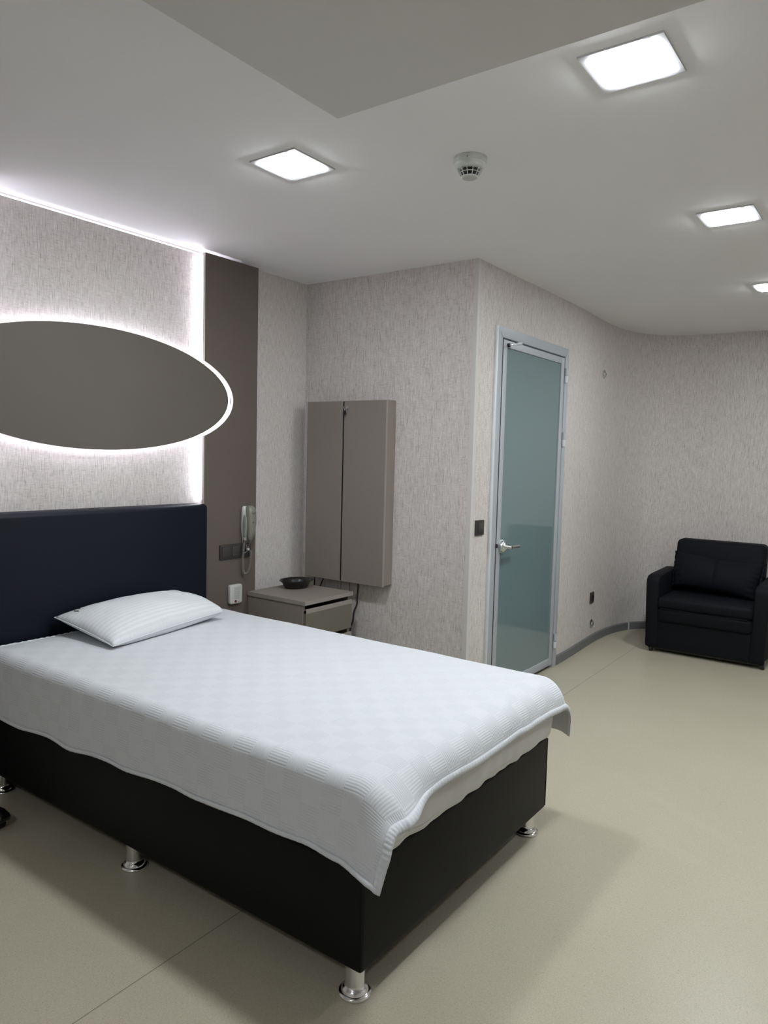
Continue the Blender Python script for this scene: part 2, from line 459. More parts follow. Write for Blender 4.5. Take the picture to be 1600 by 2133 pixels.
# frame: two jambs and a head, mitred, front face 12 mm proud
x0, x1 = XD-TH, XD+0.014
dchild('frame_jamb', prism([(DY0, 0), (DY0+FW, 0), (DY0+FW, DZ-0.057), (DY0, DZ)], 'x', x0+0.03, x1, 0.003), M['alu'])
dchild('frame_jamb', prism([(DY1, 0), (DY1, DZ), (DY1-0.052, DZ-0.057), (DY1-0.052, 0)], 'x', x0+0.03, x1, 0.003), M['alu'])
dchild('frame_head', prism([(DY0, DZ), (DY0+FW, DZ-0.057), (DY1-0.052, DZ-0.057), (DY1, DZ)], 'x', x0+0.03, x1, 0.003), M['alu'])
# bright rounded outer edge of the lock side jamb
dchild('jamb_edge', box_bm((XD-0.002, DY0-0.006, 0), (XD+0.017, DY0+0.010, DZ), 0.004), M['alu_light'])
# leaf
L0, L1, LB, LT = DY0+FW+0.007, DY1-0.052-0.006, 0.022, DZ-0.057-0.007
lx0, lx1 = XD-0.03, XD+0.010
leaf = dchild('leaf_frame', box_bm((lx0, L0, LB), (lx1, L0+0.058, LT), 0.003), M['alu'])
off = Matrix.Translation((-XD, -2.68, 0))
def lchild(name, bmx, mat):
    me = bm_done(bmx, smooth=True, angle=35); me.transform(off); return link(name, me, mat, leaf)
lchild('stile', box_bm((lx0, L1-0.044, LB), (lx1, L1, LT), 0.003), M['alu'])
lchild('rail', box_bm((lx0, L0+0.058, LT-0.040), (lx1-0.001, L1-0.044, LT), 0.003), M['alu'])
lchild('rail', box_bm((lx0, L0+0.058, LB), (lx1-0.001, L1-0.044, LB+0.048), 0.003), M['alu'])
gl = lchild('glass_pane', box_bm((lx0+0.012, L0+0.05, LB+0.04), (lx1-0.009, L1-0.036, LT-0.032), 0.0), M['glass'])
lchild('gasket', box_bm((lx0+0.012, L1-0.047, LB+0.046), (lx1-0.006, L1-0.0435, LT-0.038), 0.0), M['slot'])
lchild('threshold_shade', box_bm((lx0, L0, 0.001), (lx0+0.01, L1, LB), 0.0), M['dark_gap'])  # black strip standing in for the shade under the leaf
# dark gap between jamb and leaf
lchild('lock_bore', box_bm((lx1-0.004, L0-0.013, 0.880), (lx1+0.012, L0+0.009, 0.904), 0.006), M['rubber'])
lchild('jamb_gap_shade', box_bm((lx0, L0-0.0065, LB), (XD+0.0145, L0-0.0005, LT+0.004), 0.0), M['rubber'])  # thin black box painted in as the shaded line between jamb and leaf
lchild('leaf_gap_shade', box_bm((lx0-0.004, L0-0.012, LB), (lx0, L1+0.012, LT+0.012), 0.0), M['dark_gap'])  # black sheet behind the leaf, stands for shade in the gaps round it
# handle: round rose, neck, lever
hy, hz = 2.316, 0.884
hx = lx1
rose_plate = link('rose_plate', bm_done(prism(rrect(0.052, 0.076, 0.022, 6, hy+0.004, hz), 'x', hx-0.004, hx+0.006, 0.002), smooth=True, angle=35), M['alu_light'], leaf); rose_plate.data.transform(off)
me = lathe([(0.0001, 0), (0.033, 0), (0.034, 0.004), (0.033, 0.014), (0.030, 0.018), (0.027, 0.019), (0.022, 0.023), (0.016, 0.032), (0.0135, 0.044), (0.0130, 0.060), (0.010, 0.066), (0.0001, 0.0665)], 28, False)
me.transform(off @ Matrix.Translation((hx+0.004, hy, hz)) @ Matrix.Rotation(pi/2, 4, 'Y'))
rose = link('door_handle', me, M['satin'], leaf)
lev = [(hx+0.054, hy-0.004, hz), (hx+0.058, hy+0.03, hz), (hx+0.059, hy+0.07, hz-0.001), (hx+0.057, hy+0.112, hz-0.003)]
me = tube(catmull(lev, 6), [0.0125]*6+[0.012]*6+[0.0115]*6+[0.0105], 12); me.transform(off)
link('lever', me, M['satin'], leaf)
# stop pin at the top corner
st = [(lx1-0.002, L0+0.060, LT-0.028), (lx1+0.020, L0+0.062, LT-0.026), (lx1+0.064, L0+0.074, LT-0.022)]
me = tube(catmull(st, 5), 0.0055, 10); me.transform(off); link('stop_pin', me, M['chrome'], leaf)
me = tube([(lx1+0.052, L0+0.070, LT-0.0235), (lx1+0.078, L0+0.0775, LT-0.021)], [0.0085, 0.0075], 12); me.transform(off); link('stop_buffer', me, M['alu_light'], leaf)
me = tube([(lx1-0.001, L0+0.060, LT-0.028), (lx1+0.012, L0+0.060, LT-0.028)], 0.011, 14); me.transform(off); link('stop_socket', me, M['rubber'], leaf)
for z in (1.925, 1.515, 0.180):
    me = tube([(x1+0.006, DY1-0.048, z-0.046), (x1+0.006, DY1-0.048, z-0.002)], 0.0115, 12); me.transform(off)
    hg = link('hinge', me, M['alu_light'], door)
    me = tube([(x1+0.006, DY1-0.048, z+0.001), (x1+0.006, DY1-0.048, z+0.046)], 0.0118, 12); me.transform(off)
    link('hinge_knuckle', me, M['alu'], hg)

# ------------------------------------------------------------------ feature wall: wallpaper panel, taupe panels, disc, LEDs
WPX = 0.036
wp = box('wallpaper_panel', (0.0, -0.075, 0.30), (WPX, 1.125, 2.382), M['wallpaper'], wl, bevel=0.0)
box('cove_led_strip', (0.024, -0.07, 2.3825), (0.0345, 1.128, 2.3890), M['cove'], wl)

EY, EZ, EA, EB = 0.525, 1.651, 0.744, 0.2745
def side_panel(sgn):
    """tall panel with an elliptical bite; built for the right side, mirrored about EY for the left"""
    y0, y1, z0, z1 = 1.108, 1.478, 0.0, 2.386
    ga, gb = EA+0.034, EB+0.014
    a1 = math.acos((y0-EY)/ga); zb = gb*sin(a1)
    poly = [(y0, z0), (y1, z0), (y1, z1), (y0, z1)]
    arc = []
    n = 40
    for k in range(n+1):
        a = a1 - 2*a1*k/n
        arc.append((EY+ga*cos(a), EZ+gb*sin(a)))
    poly = [(y0, z0), (y1, z0), (y1, z1), (y0, z1)] + arc
    if sgn < 0: poly = [(2*EY-p[0], p[1]) for p in poly]
    return poly, y0, y1, z1, arc
for sgn, label in ((1, 'tall taupe wall panel carrying the telephone, with a curved bite for the ellipse'), (-1, 'tall taupe wall panel on the left of the headboard')):
    poly, y0, y1, z1, arc = side_panel(sgn)
    pl = thing('wall_panel', label, 'wall panel', (0.06, EY+sgn*(0.5*(y0+y1)-EY), 0), 'taupe wall panels')
    inv = Matrix.Translation(-Vector(pl.location))
    # ngon with concave arc: triangulate
    bmx = prism(poly, 'x', PX-0.018, PX)
    bmesh.ops.triangulate(bmx, faces=[f for f in bmx.faces if len(f.verts) > 4])
    me = bm_done(bmx); me.transform(inv); link('board', me, M['taupe'], pl)
    mir = lambda y: y if sgn > 0 else 2*EY-y
    # pale edge band on the inner edge (follows the bite)
    for seg in ([(y0, z1), (y0, arc[0][1])], arc, [(y0, arc[-1][1]), (y0, 1.08)]):
        vs_, fs = [], []
        for (yy, zz) in seg:
            for xx in (PX-0.0175, PX-0.0003):
                vs_.append((xx, mir(yy)-sgn*0.0008, zz))
            for xx in (PX-0.0003, PX-0.0175):
                vs_.append((xx, mir(yy)+sgn*0.0015, zz))
        for i in range(len(seg)-1):
            for k in range(4):
                fs.append((4*i+k, 4*i+(k+1) % 4, 4*i+4+(k+1) % 4, 4*i+4+k))
        me = me_from(vs_, fs); me.transform(inv); link('edge_band', me, M['taupe_edge'], pl)
    def pbox(name, lo, hi, mat):
        a, c = sorted((mir(lo[1]), mir(hi[1])))
        me = bm_done(box_bm((lo[0], a, lo[2]), (hi[0], c, hi[2]))); me.transform(inv); return link(name, me, mat, pl)
    pth = [(PX-0.029, mir(EY+(EA+0.034)*cos(a_)), EZ+(EB+0.014)*sin(a_)) for a_ in [radians(38-76*k/40) for k in range(41)]]
    me = tube(pth, 0.0085, 6); me.transform(inv); link('led_strip', me, M['led'], pl)
    pbox('batten', (0.001, 1.30, 0.02), (PX-0.018, 1.40, 2.33), M['dark_gap'])
    pbox('led_strip', (WPX+0.004, 1.120, 1.13), (PX-0.020, 1.126, EZ-0.18), M['led'])
    pbox('led_strip', (WPX+0.004, 1.120, EZ+0.18), (PX-0.020, 1.126, 2.375), M['led'])

disc = thing('elliptical_panel', 'large taupe elliptical panel above the headboard, glowing around its rim', 'wall panel', (0.06, EY, EZ))
n = 128
bmx = prism([(EA*cos(2*pi*k/n), EB*sin(2*pi*k/n)) for k in range(n)], 'x', PX-0.018-0.06, PX-0.06)
link('board', bm_done(bmx, smooth=True, angle=40), M['taupe_disc'], disc)
def ring(a, b, x, r, name, mat):
    pth = [(x, a*cos(2*pi*k/96), b*sin(2*pi*k/96)) for k in range(96)]
    tube(pth, r, 6, True, mat, name, disc)
ring(EA-0.012, EB-0.012, PX-0.024-0.06, 0.0045, 'led_strip', M['led'])
bmx = prism([((EA-0.06)*cos(2*pi*k/64), (EB-0.06)*sin(2*pi*k/64)) for k in range(64)], 'x', WPX+0.002-0.06, PX-0.018-0.06)
link('spacer', bm_done(bmx), M['white'], disc)

# ------------------------------------------------------------------ ceiling lights
def ceiling_light(x, y, label, z=H):
    t = thing('ceiling_light', label, 'ceiling light', (x, y, z), 'square recessed ceiling lights')
    bmx = bmesh.new()
    s, i_ = 0.107, 0.084
    for lo, hi in (((-s, -s, -0.005), (s, -i_, 0)), ((-s, i_, -0.005), (s, s, 0)), ((-s, -i_, -0.005), (-i_, i_, 0)), ((i_, -i_, -0.005), (s, i_, 0))):
        box_bm(lo, hi, 0, bm=bmx)
    link('trim_frame', bm_done(bmx), M['frame_grey'], t)
    link('diffuser', bm_done(box_bm((-i_, -i_, -0.009), (i_, i_, -0.001), 0.003), smooth=True, angle=35), M['light'], t)
    me = tube([(s*0.55, -s*0.98, -0.003), (s*0.70, -s*0.98, -0.004)], 0.003, 6)
    link('spring_clip', me, M['chrome'], t)
ceiling_light(1.204, 0.552, 'square lit ceiling panel above the bed, leftmost of the four lights')
ceiling_light(2.408, 0.535, 'square lit ceiling panel beside the soffit edge, largest and nearest light')
ceiling_light(2.376, 1.922, 'square lit ceiling panel in mid ceiling, second from the far wall')
ceiling_light(2.350, 3.335, 'small lit ceiling panel cut by the right edge, above the armchair side')
ceiling_light(3.600, 1.922, 'added square lit ceiling panel, unseen to the right, brightening the room')  # unseen panel added to raise the overall brightness

ceiling_light(2.408, -2.150, 'added square lit panel in the soffit behind the viewer, filling bed-side shade', 2.304)  # fill panel added out of view to lift the bed side and shadow

# smoke detector
sd = thing('smoke_detector', 'pale grey round smoke detector with black slotted cage on the ceiling', 'smoke detector', (1.763, 0.838, H))
link('base', lathe([(0.0001, -0.020), (0.053, -0.020), (0.0565, -0.016), (0.0575, -0.004), (0.0565, 0.0), (0.0001, 0.0)], 40, False), M['detector'], sd)
link('body', lathe([(0.0001, -0.040), (0.036, -0.040), (0.046, -0.036), (0.0515, -0.028), (0.053, -0.020), (0.0001, -0.020)], 40, False), M['detector'], sd)
link('sensing_chamber', lathe([(0.0001, -0.060), (0.024, -0.060), (0.030, -0.050), (0.034, -0.040), (0.0001, -0.0395)], 32, False), M['blackp'], sd)
cg = link('cage_cap', lathe([(0.0001, -0.067), (0.024, -0.067), (0.028, -0.064), (0.029, -0.0615), (0.0001, -0.0605)], 32, False), M['detector'], sd)
tube([(0.0355*cos(2*pi*k/40), 0.0355*sin(2*pi*k/40), -0.051) for k in range(40)], 0.0013, 6, True, M['detector'], 'cage_ring', sd)
for k in range(12):
    a = 2*pi*(k+0.5)/12
    tube([(0.0435*cos(a), 0.0435*sin(a), -0.037), (0.0355*cos(a), 0.0355*sin(a), -0.051), (0.027*cos(a), 0.027*sin(a), -0.063)], 0.0015, 5, False, M['detector'], 'cage_rib', sd)
a = radians(-70)
me = lathe([(0.0001, 0), (0.0018, 0), (0.0018, 0.002), (0.0001, 0.002)], 10, False)
me.transform(Matrix.Translation((0.0555*cos(a), 0.0555*sin(a), -0.014)) @ Matrix.Rotation(a, 4, 'Z') @ Matrix.Rotation(pi/2, 4, 'Y'))
link('indicator', me, M['ink'], sd)

# ------------------------------------------------------------------ headboard
hb = thing('headboard', 'tall dark navy leatherette headboard standing against the feature wall', 'headboard', (0.09, 0.52, 0))
me = bm_done(box_bm((-0.052, -0.575, 0.04), (0.050, 0.572, 1.112), 0.022, 5), smooth=True, angle=60); link('upholstery', me, M['navy'], hb)
# top seam piping
pth = [(-0.030, -0.572, 1.0935), (-0.030, -0.552, 1.1105), (-0.030, 0.550, 1.1105), (-0.030, 0.570, 1.0935)]
tube(pth, 0.0025, 6, False, M['navy'], 'seam_piping', hb)

# ------------------------------------------------------------------ bed
BX0, BX1, BY0, BY1, BZ0, BZ1 = 0.150, 2.035, -0.041, 1.079, 0.0945, 0.366
bed = thing('bed', 'black leatherette divan bed base on chrome feet', 'bed', ((BX0+BX1)/2, (BY0+BY1)/2, 0))
cx, cy = (BX0+BX1)/2, (BY0+BY1)/2
me = bm_done(box_bm((BX0, BY0, BZ0), (BX1, BY1, BZ1), 0.010, 3), smooth=True, angle=60); me.transform(Matrix.Translation((-cx, -cy, 0))); link('base', me, M['leather'], bed)
# corner seam piping
for xx, yy in ((BX1-0.0015, BY0+0.0015), (BX1-0.0015, BY1-0.0015)):
    tube([(xx-cx, yy-cy, BZ0+0.008), (xx-cx, yy-cy, BZ1-0.008)], 0.002, 6, False, M['leather'], 'seam_piping', bed)
leg_me = lathe([(0.0001, 0.0), (0.041, 0.0), (0.0435, 0.003), (0.0435, 0.007), (0.041, 0.010), (0.036, 0.012), (0.0345, 0.017), (0.032, 0.021), (0.029, 0.023), (0.0265, 0.026), (0.0258, 0.030), (0.0258, 0.097), (0.0001, 0.097)], 40, False)
leg_me.materials.append(M['chrome'])
for xx in (1.983, 1.050, 0.180):
    for yy in (0.005, 1.035):
        o = link('leg', leg_me, None, bed); o.location = (xx-cx, yy-cy, 0)

# mattress under a white fitted sheet
mat_t = thing('mattress', 'mattress in a white fitted sheet, seen under the bedspread at the bed foot', 'mattress', (cx, cy, BZ1))
def mattress_mesh():
    bm = bmesh.new()
    bmesh.ops.create_grid(bm, x_segments=2, y_segments=2, size=1)
    bm.free()
    b = box_bm((BX0+0.005, BY0-0.004, BZ1+0.001), (2.046, BY1+0.004, 0.578), 0.0)
    bmesh.ops.subdivide_edges(b, edges=b.edges[:], cuts=60, use_grid_fill=True)
    X0, X1, Y0, Y1, Z0, Z1 = BX0+0.005, 2.046, BY0-0.004, BY1+0.004, BZ1+0.001, 0.578
    r = 0.035
    for v in b.verts:
        c = v.co
        q = Vector((min(max(c.x, X0+r), X1-r), min(max(c.y, Y0+r), Y1-r), min(max(c.z, Z0+r*0.6), Z1-r)))
        d = c-q
        if d.length > r: c = q+d.normalized()*r
        # side wrinkles in the sheet
        hgt = (c.z-Z0)/(Z1-Z0); bell = sin(pi*min(1, max(0, hgt)))
        if c.x > X1-0.01:
            wv = sin(c.y*55+2.5*sin(c.y*9))*0.35+mnoise.noise((c.y*16, c.z*3, 1.3))
            c.x += 0.010*bell + 0.0075*wv*(1-0.55*hgt)
        if c.y < Y0+0.01: c.y -= 0.006*bell
        if c.y > Y1-0.01: c.y += 0.006*bell
        if hgt < 0.12: c.z += 0.006*(0.5+0.5*mnoise.noise((c.y*7, c.x*7, 4.0)))
        v.co = c
    me = bm_done(b, smooth=True); me.transform(Matrix.Translation((-cx, -cy, -BZ1))); return me
link('fitted_sheet', mattress_mesh(), M['sheet'], mat_t)

# bedspread: one rectangle of cloth laid over the mattress, corner cones at the foot
SXH, SXF = 0.168, 2.005          # head edge and start of the foot curve
SYN, SYF = -0.010, 1.048         # start of the side curves
STOP = 0.590
RS, RF = 0.046, 0.085            # curve radius at sides and foot
def hem_side(x, sgn):
    t = (x-0.2)/1.8
    h = 0.268-0.052*max(0, min(1, t))
    if sgn > 0: h += 0.01
    q = min(1, max(0, (x-1.86)/0.12)); h += 0.010*q*q*(3-2*q)
    return h + 0.004*sin(x*19+sgn) + 0.003*mnoise.noise((x*9, sgn*3.1, 0.2))
B_FOOT = 0.142
def hem_foot(y): return B_FOOT + 0.010*(y-0.5) + 0.002*sin(y*14+0.6) + 0.003*mnoise.noise((y*12, 7.7, 0.4))
def drape(rho, r):
    if rho <= 0: return 0.0, 0.0
    al = rho/r
    amax = radians(84)
    if al < amax: return r*sin(al), r*(1-cos(al))
    e = rho-r*amax
    return r*sin(amax)+e*cos(amax), r*(1-cos(amax))+e*sin(amax)
def spread_pos(u, v):
    """u: arc length along the bed (SXH..), v: arc length across"""
    bx = max(0.0, u-SXF); x = min(u, SXF)
    if v < SYN: ay = SYN-v; y = SYN; sg = -1
    elif v > SYF: ay = v-SYF; y = SYF; sg = 1
    else: ay = 0.0; y = v; sg = 0
    # soft crown and small undulation on the top
    z = STOP + 0.0025*mnoise.noise((x*3.0, y*3.0, 0.0)) + 0.0012*mnoise.noise((x*11, y*11, 2.0))
    if bx <= 0 and ay <= 0:
        z -= 0.010*max(0, (0.24-u)/0.08)**2 if u < 0.24 else 0
        return Vector((x, y, z))
    rho = hypot(ay, bx); th = atan2(bx, ay)         # 0 side .. pi/2 foot
    s = th/(pi/2)
    r = RS + (RF-RS)*s
    offv, drop = drape(rho, r)
    d = Vector((sin(th), sg*cos(th), 0))
    p = Vector((x, y, z-drop)) + d*offv
    # folds that grow with the drop
    k = max(0.0, drop-0.05)
    if ay > 0 and bx <= 0:
        p.y += sg*k*(0.028*sin(x*7.5+1.2)+0.018*sin(x*17+0.4)+0.035*mnoise.noise((x*5, 3.3*sg, drop*6)))
        near = max(0.0, 1-(SXF-x)/0.22)
        p.y += sg*0.10*k*near*near
    elif ay > 0 and bx > 0:
        # the side flap carries on past the foot of the mattress instead of closing round the corner
        q = min(1, ay/0.17); wgt = (0.66 if sg < 0 else 0.22)*q*q*(3-2*q)*min(1, bx/0.02)
        offa, dropa = drape(ay, RS)
        flag = Vector((x+bx*0.92, y+sg*offa, z-dropa))
        p = p.lerp(flag, wgt)
        flare = sin(2*th)
        p.x += (0.052 if sg < 0 else 0.012)*min(1, bx/0.14)**2*(1-0.55*q)
        p += d*(k*0.16*flare); p.y += sg*k*0.10*(1-s)
        p.y += sg*(1-s)*k*(0.028*sin(x*7.5+1.2)+0.018*sin(x*17+0.4)+0.035*mnoise.noise((x*5, 3.3*sg, drop*6)))
    else:
        p.x += 0.052*min(1, bx/0.14)**2*math.exp(-((y-SYN)/0.11)**2) + 0.012*min(1, bx/0.14)**2*math.exp(-((SYF-y)/0.085)**2)
        p.x += k*(0.05*sin(y*16+0.5)+0.06*mnoise.noise((y*9, 1.1, 0.0)))
    if u < 0.23 and ay > 0: p.z -= 0.0
    return p
def spread_uv(i, j, nu, nv):
    s = i/nu; t = j/nv
    return s, t
NU, NV = 200, 176
# non-uniform v range: hems differ with x; foot hem differs with y
def uv_param(s, t):
    v_lin = -1+2*t
    ue = SXF+hem_foot(0.52 + 0.6*v_lin)
    u = SXH + (ue-SXH)*s
    xx = min(u, SXF+0.1)
    a = hem_side(xx, -1); c = hem_side(xx, 1)
    lo, hi = SYN-a, SYF+c
    return u, lo+(hi-lo)*t
vs_, uvs = [], []
for i in range(NU+1):
    for j in range(NV+1):
        u, v = uv_param(i/NU, j/NV); vs_.append(spread_pos(u, v)); uvs.append((u, v))
fs = [(i*(NV+1)+j, (i+1)*(NV+1)+j, (i+1)*(NV+1)+j+1, i*(NV+1)+j+1) for i in range(NU) for j in range(NV)]
SP0 = Vector((cx, cy, STOP))
me = me_from([p-SP0 for p in vs_], fs, smooth=True)
ul = me.uv_layers.new(name='UVMap')
for lp in me.loops: ul.data[lp.index].uv = uvs[lp.vertex_index]
spread = thing('bedspread', 'white checked cotton bedspread draped over the bed', 'bedspread', tuple(SP0))
cl = link('cloth', me, M['spread'], spread)
sm = cl.modifiers.new('thickness', 'SOLIDIFY'); sm.thickness = 0.003; sm.offset = 1.0
# puckered hem along foot and sides
def hem_strip(samples, width_fn, name):
    vs_, fs = [], []
    rows = 5
    for i, f in enumerate(samples):
        for k in range(rows):
            u, v = f(k/(rows-1))
            p = spread_pos(u, v); e = 0.002
            nn = (spread_pos(u+e, v)-spread_pos(u-e, v)).cross(spread_pos(u, v+e)-spread_pos(u, v-e))
            nn = nn.normalized() if nn.length > 1e-12 else Vector((0, 0, 1))
            puck = 0.0022*mnoise.noise((i*0.55, k*0.9, 3.0)) + 0.0012*sin(i*1.9)
            bulge = 0.0045*sin(pi*k/(rows-1)) + 0.0030
            vs_.append(p+nn*(bulge+puck*sin(pi*(k+0.5)/rows))-SP0)
    for i in range(len(samples)-1):
        for k in range(rows-1):
            fs.append((i*rows+k, (i+1)*rows+k, (i+1)*rows+k+1, i*rows+k+1))
    me = me_from(vs_, fs, smooth=True)
    o = link(name, me, M['hem'], spread)
    q = o.modifiers.new('thickness', 'SOLIDIFY'); q.thickness = 0.002; q.offset = -1
    return o
WH = 0.020
def mk_foot(t):
    def f(k):
        u, v = uv_param(1.0, t); return u-WH*(1-k)*0.95+0.002*k, v
    return f
def mk_side(s, edge):
    def f(k):
        u, v = uv_param(s, edge)
        return u, (v+WH*0.6*(1-k)) if edge == 0 else (v-WH*0.6*(1-k))
    return f
hem_strip([mk_foot(i/330) for i in range(331)], WH, 'foot_hem')
hem_strip([mk_side(i/260, 0) for i in range(261)], WH, 'side_hem')
hem_strip([mk_side(i/260, 1) for i in range(261)], WH, 'side_hem')
def mk_head(t):
    def f(k):
        u, v = uv_param(0.0, t); return u+WH*0.8*(1-k), v
    return f
hem_strip([mk_head(i/200) for i in range(201)], WH, 'head_hem')

# ------------------------------------------------------------------ pillow
pil = thing('pillow', 'white satin-striped pillow leaning on the navy headboard', 'pillow', (0.34, 0.56, 0.592))
PC = [Vector((0.165, 0.240, 0.664)), Vector((0.562, 0.252, 0.608)), Vector((0.482, 0.892, 0.634)), Vector((0.165, 0.850, 0.672))]   # back-near, front-near, front-far, back-far
def pil_mid(s, t):      # s: back->front, t: near->far
    a = PC[0].lerp(PC[1], s); c = PC[3].lerp(PC[2], s); p = a.lerp(c, t)
    # edges bow inwards between the corners
    bow = 0.020
    p.y += bow*(1-2*t)*4*s*(1-s)*0.6 if False else 0
    p.x += (0.5-s)*2*bow*(4*t*(1-t))*0.5*abs(0.5-s)*2
    p.y += (0.5-t)*2*bow*(4*s*(1-s))*0.5*abs(0.5-t)*2
    return p
def pil_h(s, t):
    a = max(0, 1-(2*s-1)**2); b_ = max(0, 1-(2*t-1)**2)
    return (a**0.40)*(b_**(0.50-0.30*t))
NS, NT = 40, 56
vs_, fs, uvs = [], [], []
idx = {}
for side in (1, -1):
    for i in range(NS+1):
        for j in range(NT+1):
            s, t = i/NS, j/NT
            border = i in (0, NS) or j in (0, NT)
            if side < 0 and border: idx[(side, i, j)] = idx[(1, i, j)]; continue
            p = pil_mid(s, t); hh = pil_h(s, t)
            wr = 0.004*mnoise.noise((s*5, t*7, 1.0))+0.0035*sin((s-t)*14+1)*(1-hh)
            if side > 0: p.z += 0.078*hh + wr*(hh > 0)
            else:
                p.z -= 0.055*hh
                p.z = max(p.z, 0.5945) if p.x > 0.17 else p.z
            idx[(side, i, j)] = len(vs_); vs_.append(p-Vector(pil.location)); uvs.append((s*0.42, t*0.64))
    for i in range(NS):
        for j in range(NT):
            q = (idx[(side, i, j)], idx[(side, i+1, j)], idx[(side, i+1, j+1)], idx[(side, i, j+1)])
            fs.append(q if side > 0 else tuple(reversed(q)))
me = me_from(vs_, fs, smooth=True)
ul = me.uv_layers.new(name='UVMap')
for lp in me.loops: ul.data[lp.index].uv = uvs[lp.vertex_index]
link('pillowcase', me, M['pillow'], pil)
bord = [pil_mid(i/40, 0) for i in range(41)]+[pil_mid(1, j/60) for j in range(1, 61)]+[pil_mid(1-i/40, 1) for i in range(1, 41)]+[pil_mid(0, 1-j/60) for j in range(1, 60)]
tube([p-Vector(pil.location)+Vector((0, 0, 0.001)) for p in bord], 0.0028, 6, True, M['hem'], 'edge_seam', pil)
# small dark print near the back corner
def pil_top(s, t):
    p = pil_mid(s, t); p.z += 0.078*pil_h(s, t) + 0.004*mnoise.noise((s*5, t*7, 1.0))+0.0035*sin((s-t)*14+1)*(1-pil_h(s, t)) + 0.0015
    return p-Vector(pil.location)
tube([pil_top(0.130, 0.085), pil_top(0.165, 0.088), pil_top(0.195, 0.092)], 0.0024, 5, False, M['ink'], 'printed_mark', pil)
tube([pil_top(0.095, 0.125), pil_top(0.130, 0.132)], 0.0020, 5, False, M['ink'], 'printed_mark', pil)

# ------------------------------------------------------------------ wall cabinet
CX0, CX1, CZ0, CZ1 = 0.104, 0.686, 0.646, 1.690
cab = thing('wall_cabinet', 'shallow two-door taupe wall cabinet with a small lock above the bedside cabinet', 'cabinet', ((CX0+CX1)/2, YC, CZ0))
cl0 = Vector(cab.location)
def cbox(name, lo, hi, mat, parent=cab, bev=0.0015):
    me = bm_done(box_bm(lo, hi, bev, 1), smooth=True, angle=35); me.transform(Matrix.Translation(-cl0)); return link(name, me, mat, parent)
YB, YD = YC-0.0005, YC-0.094
cbox('body', (CX0+0.004, YD+0.021, CZ0), (CX1, YB, CZ1), M['cabinet'])
d1 = cbox('door', (CX0, YD, CZ0-0.004), (0.372, YD+0.018, CZ1-0.002), M['cabinet'])
cbox('edge_band', (0.3722, YD+0.0005, CZ0-0.0035), (0.3745, YD+0.0175, CZ1-0.0025), M['cabinet_edge'], d1, 0)
d2 = cbox('door', (0.3880, YD, CZ0-0.004), (CX1-0.001, YD+0.018, CZ1-0.002), M['cabinet'])
cbox('edge_band', (CX1-0.0008, YD+0.0005, CZ0-0.0035), (CX1+0.0012, YD+0.0175, CZ1-0.0025), M['cabinet_edge'], d2, 0)
cbox('door_gap_shade', (0.3746, YD+0.008, CZ0), (0.3879, YD+0.022, CZ1-0.004), M['dark_gap'], cab, 0)  # black filler that paints the shade between the two doors
me = lathe([(0.0001, 0), (0.011, 0), (0.011, 0.003), (0.0085, 0.004), (0.0085, 0.012), (0.0001, 0.012)], 20, False)
me.transform(Matrix.Translation(Vector((0.4085, YD, 1.648))-cl0) @ Matrix.Rotation(pi/2, 4, 'X'))
lk = link('lock', me, M['chrome'], d2)
cbox('key_blade', (0.4055, YD-0.030, 1.642), (0.4115, YD-0.010, 1.655), M['satin'], lk, 0)
bmx = prism(rrect(0.020, 0.026, 0.009, 5, 0.4085-0.002, 1.620), 'y', YD-0.024, YD-0.018, 0.001)
me = bm_done(bmx, smooth=True, angle=35); me.transform(Matrix.Translation(-cl0)); link('key_head', me, M['rubber'], lk)
me = tube([(0.408, YD-0.021, 1.643), (0.4068, YD-0.021, 1.631)], 0.002, 6); me.transform(Matrix.Translation(-cl0)); link('key_ring', me, M['satin'], lk)

# ------------------------------------------------------------------ bedside cabinet
NX0, NX1, NY0, NY1, NZ = 0.088, 0.520, 1.418, 1.823, 0.605
nst = thing('bedside_cabinet', 'taupe bedside cabinet with drawers between the bed and the wall', 'cabinet', ((NX0+NX1)/2, (NY0+NY1)/2, 0))
n0 = Vector(nst.location)
def nbox(name, lo, hi, mat, parent=nst, bev=0.001):
    me = bm_done(box_bm(lo, hi, bev, 1), smooth=True, angle=35); me.transform(Matrix.Translation(-n0)); return link(name, me, mat, parent)
tp = nbox('top', (NX0, NY0, NZ-0.022), (NX1, NY1, NZ), M['cabinet'])
nbox('edge_band', (NX1-0.0005, NY0+0.0005, NZ-0.0215), (NX1+0.0012, NY1-0.0005, NZ-0.0005), M['cabinet_edge'], tp, 0)
nbox('edge_band', (NX0, NY0-0.0010, NZ-0.0215), (NX1, NY0+0.0005, NZ-0.0005), M['cabinet_edge'], tp, 0)
nbox('side_panel', (NX0, NY0+0.004, 0.06), (NX1-0.020, NY0+0.022, NZ-0.022), M['cabinet'])
nbox('side_panel', (NX0, NY1-0.022, 0.06), (NX1-0.020, NY1-0.004, NZ-0.022), M['cabinet'])
nbox('back_panel', (NX0, NY0+0.022, 0.06), (NX0+0.008, NY1-0.022, NZ-0.022), M['cabinet'])
nbox('bottom_panel', (NX0, NY0+0.022, 0.06), (NX1-0.022, NY1-0.022, 0.078), M['cabinet'])
nbox('plinth', (NX0+0.02, NY0+0.02, 0.0), (NX1-0.05, NY1-0.02, 0.06), M['dark_gap'])
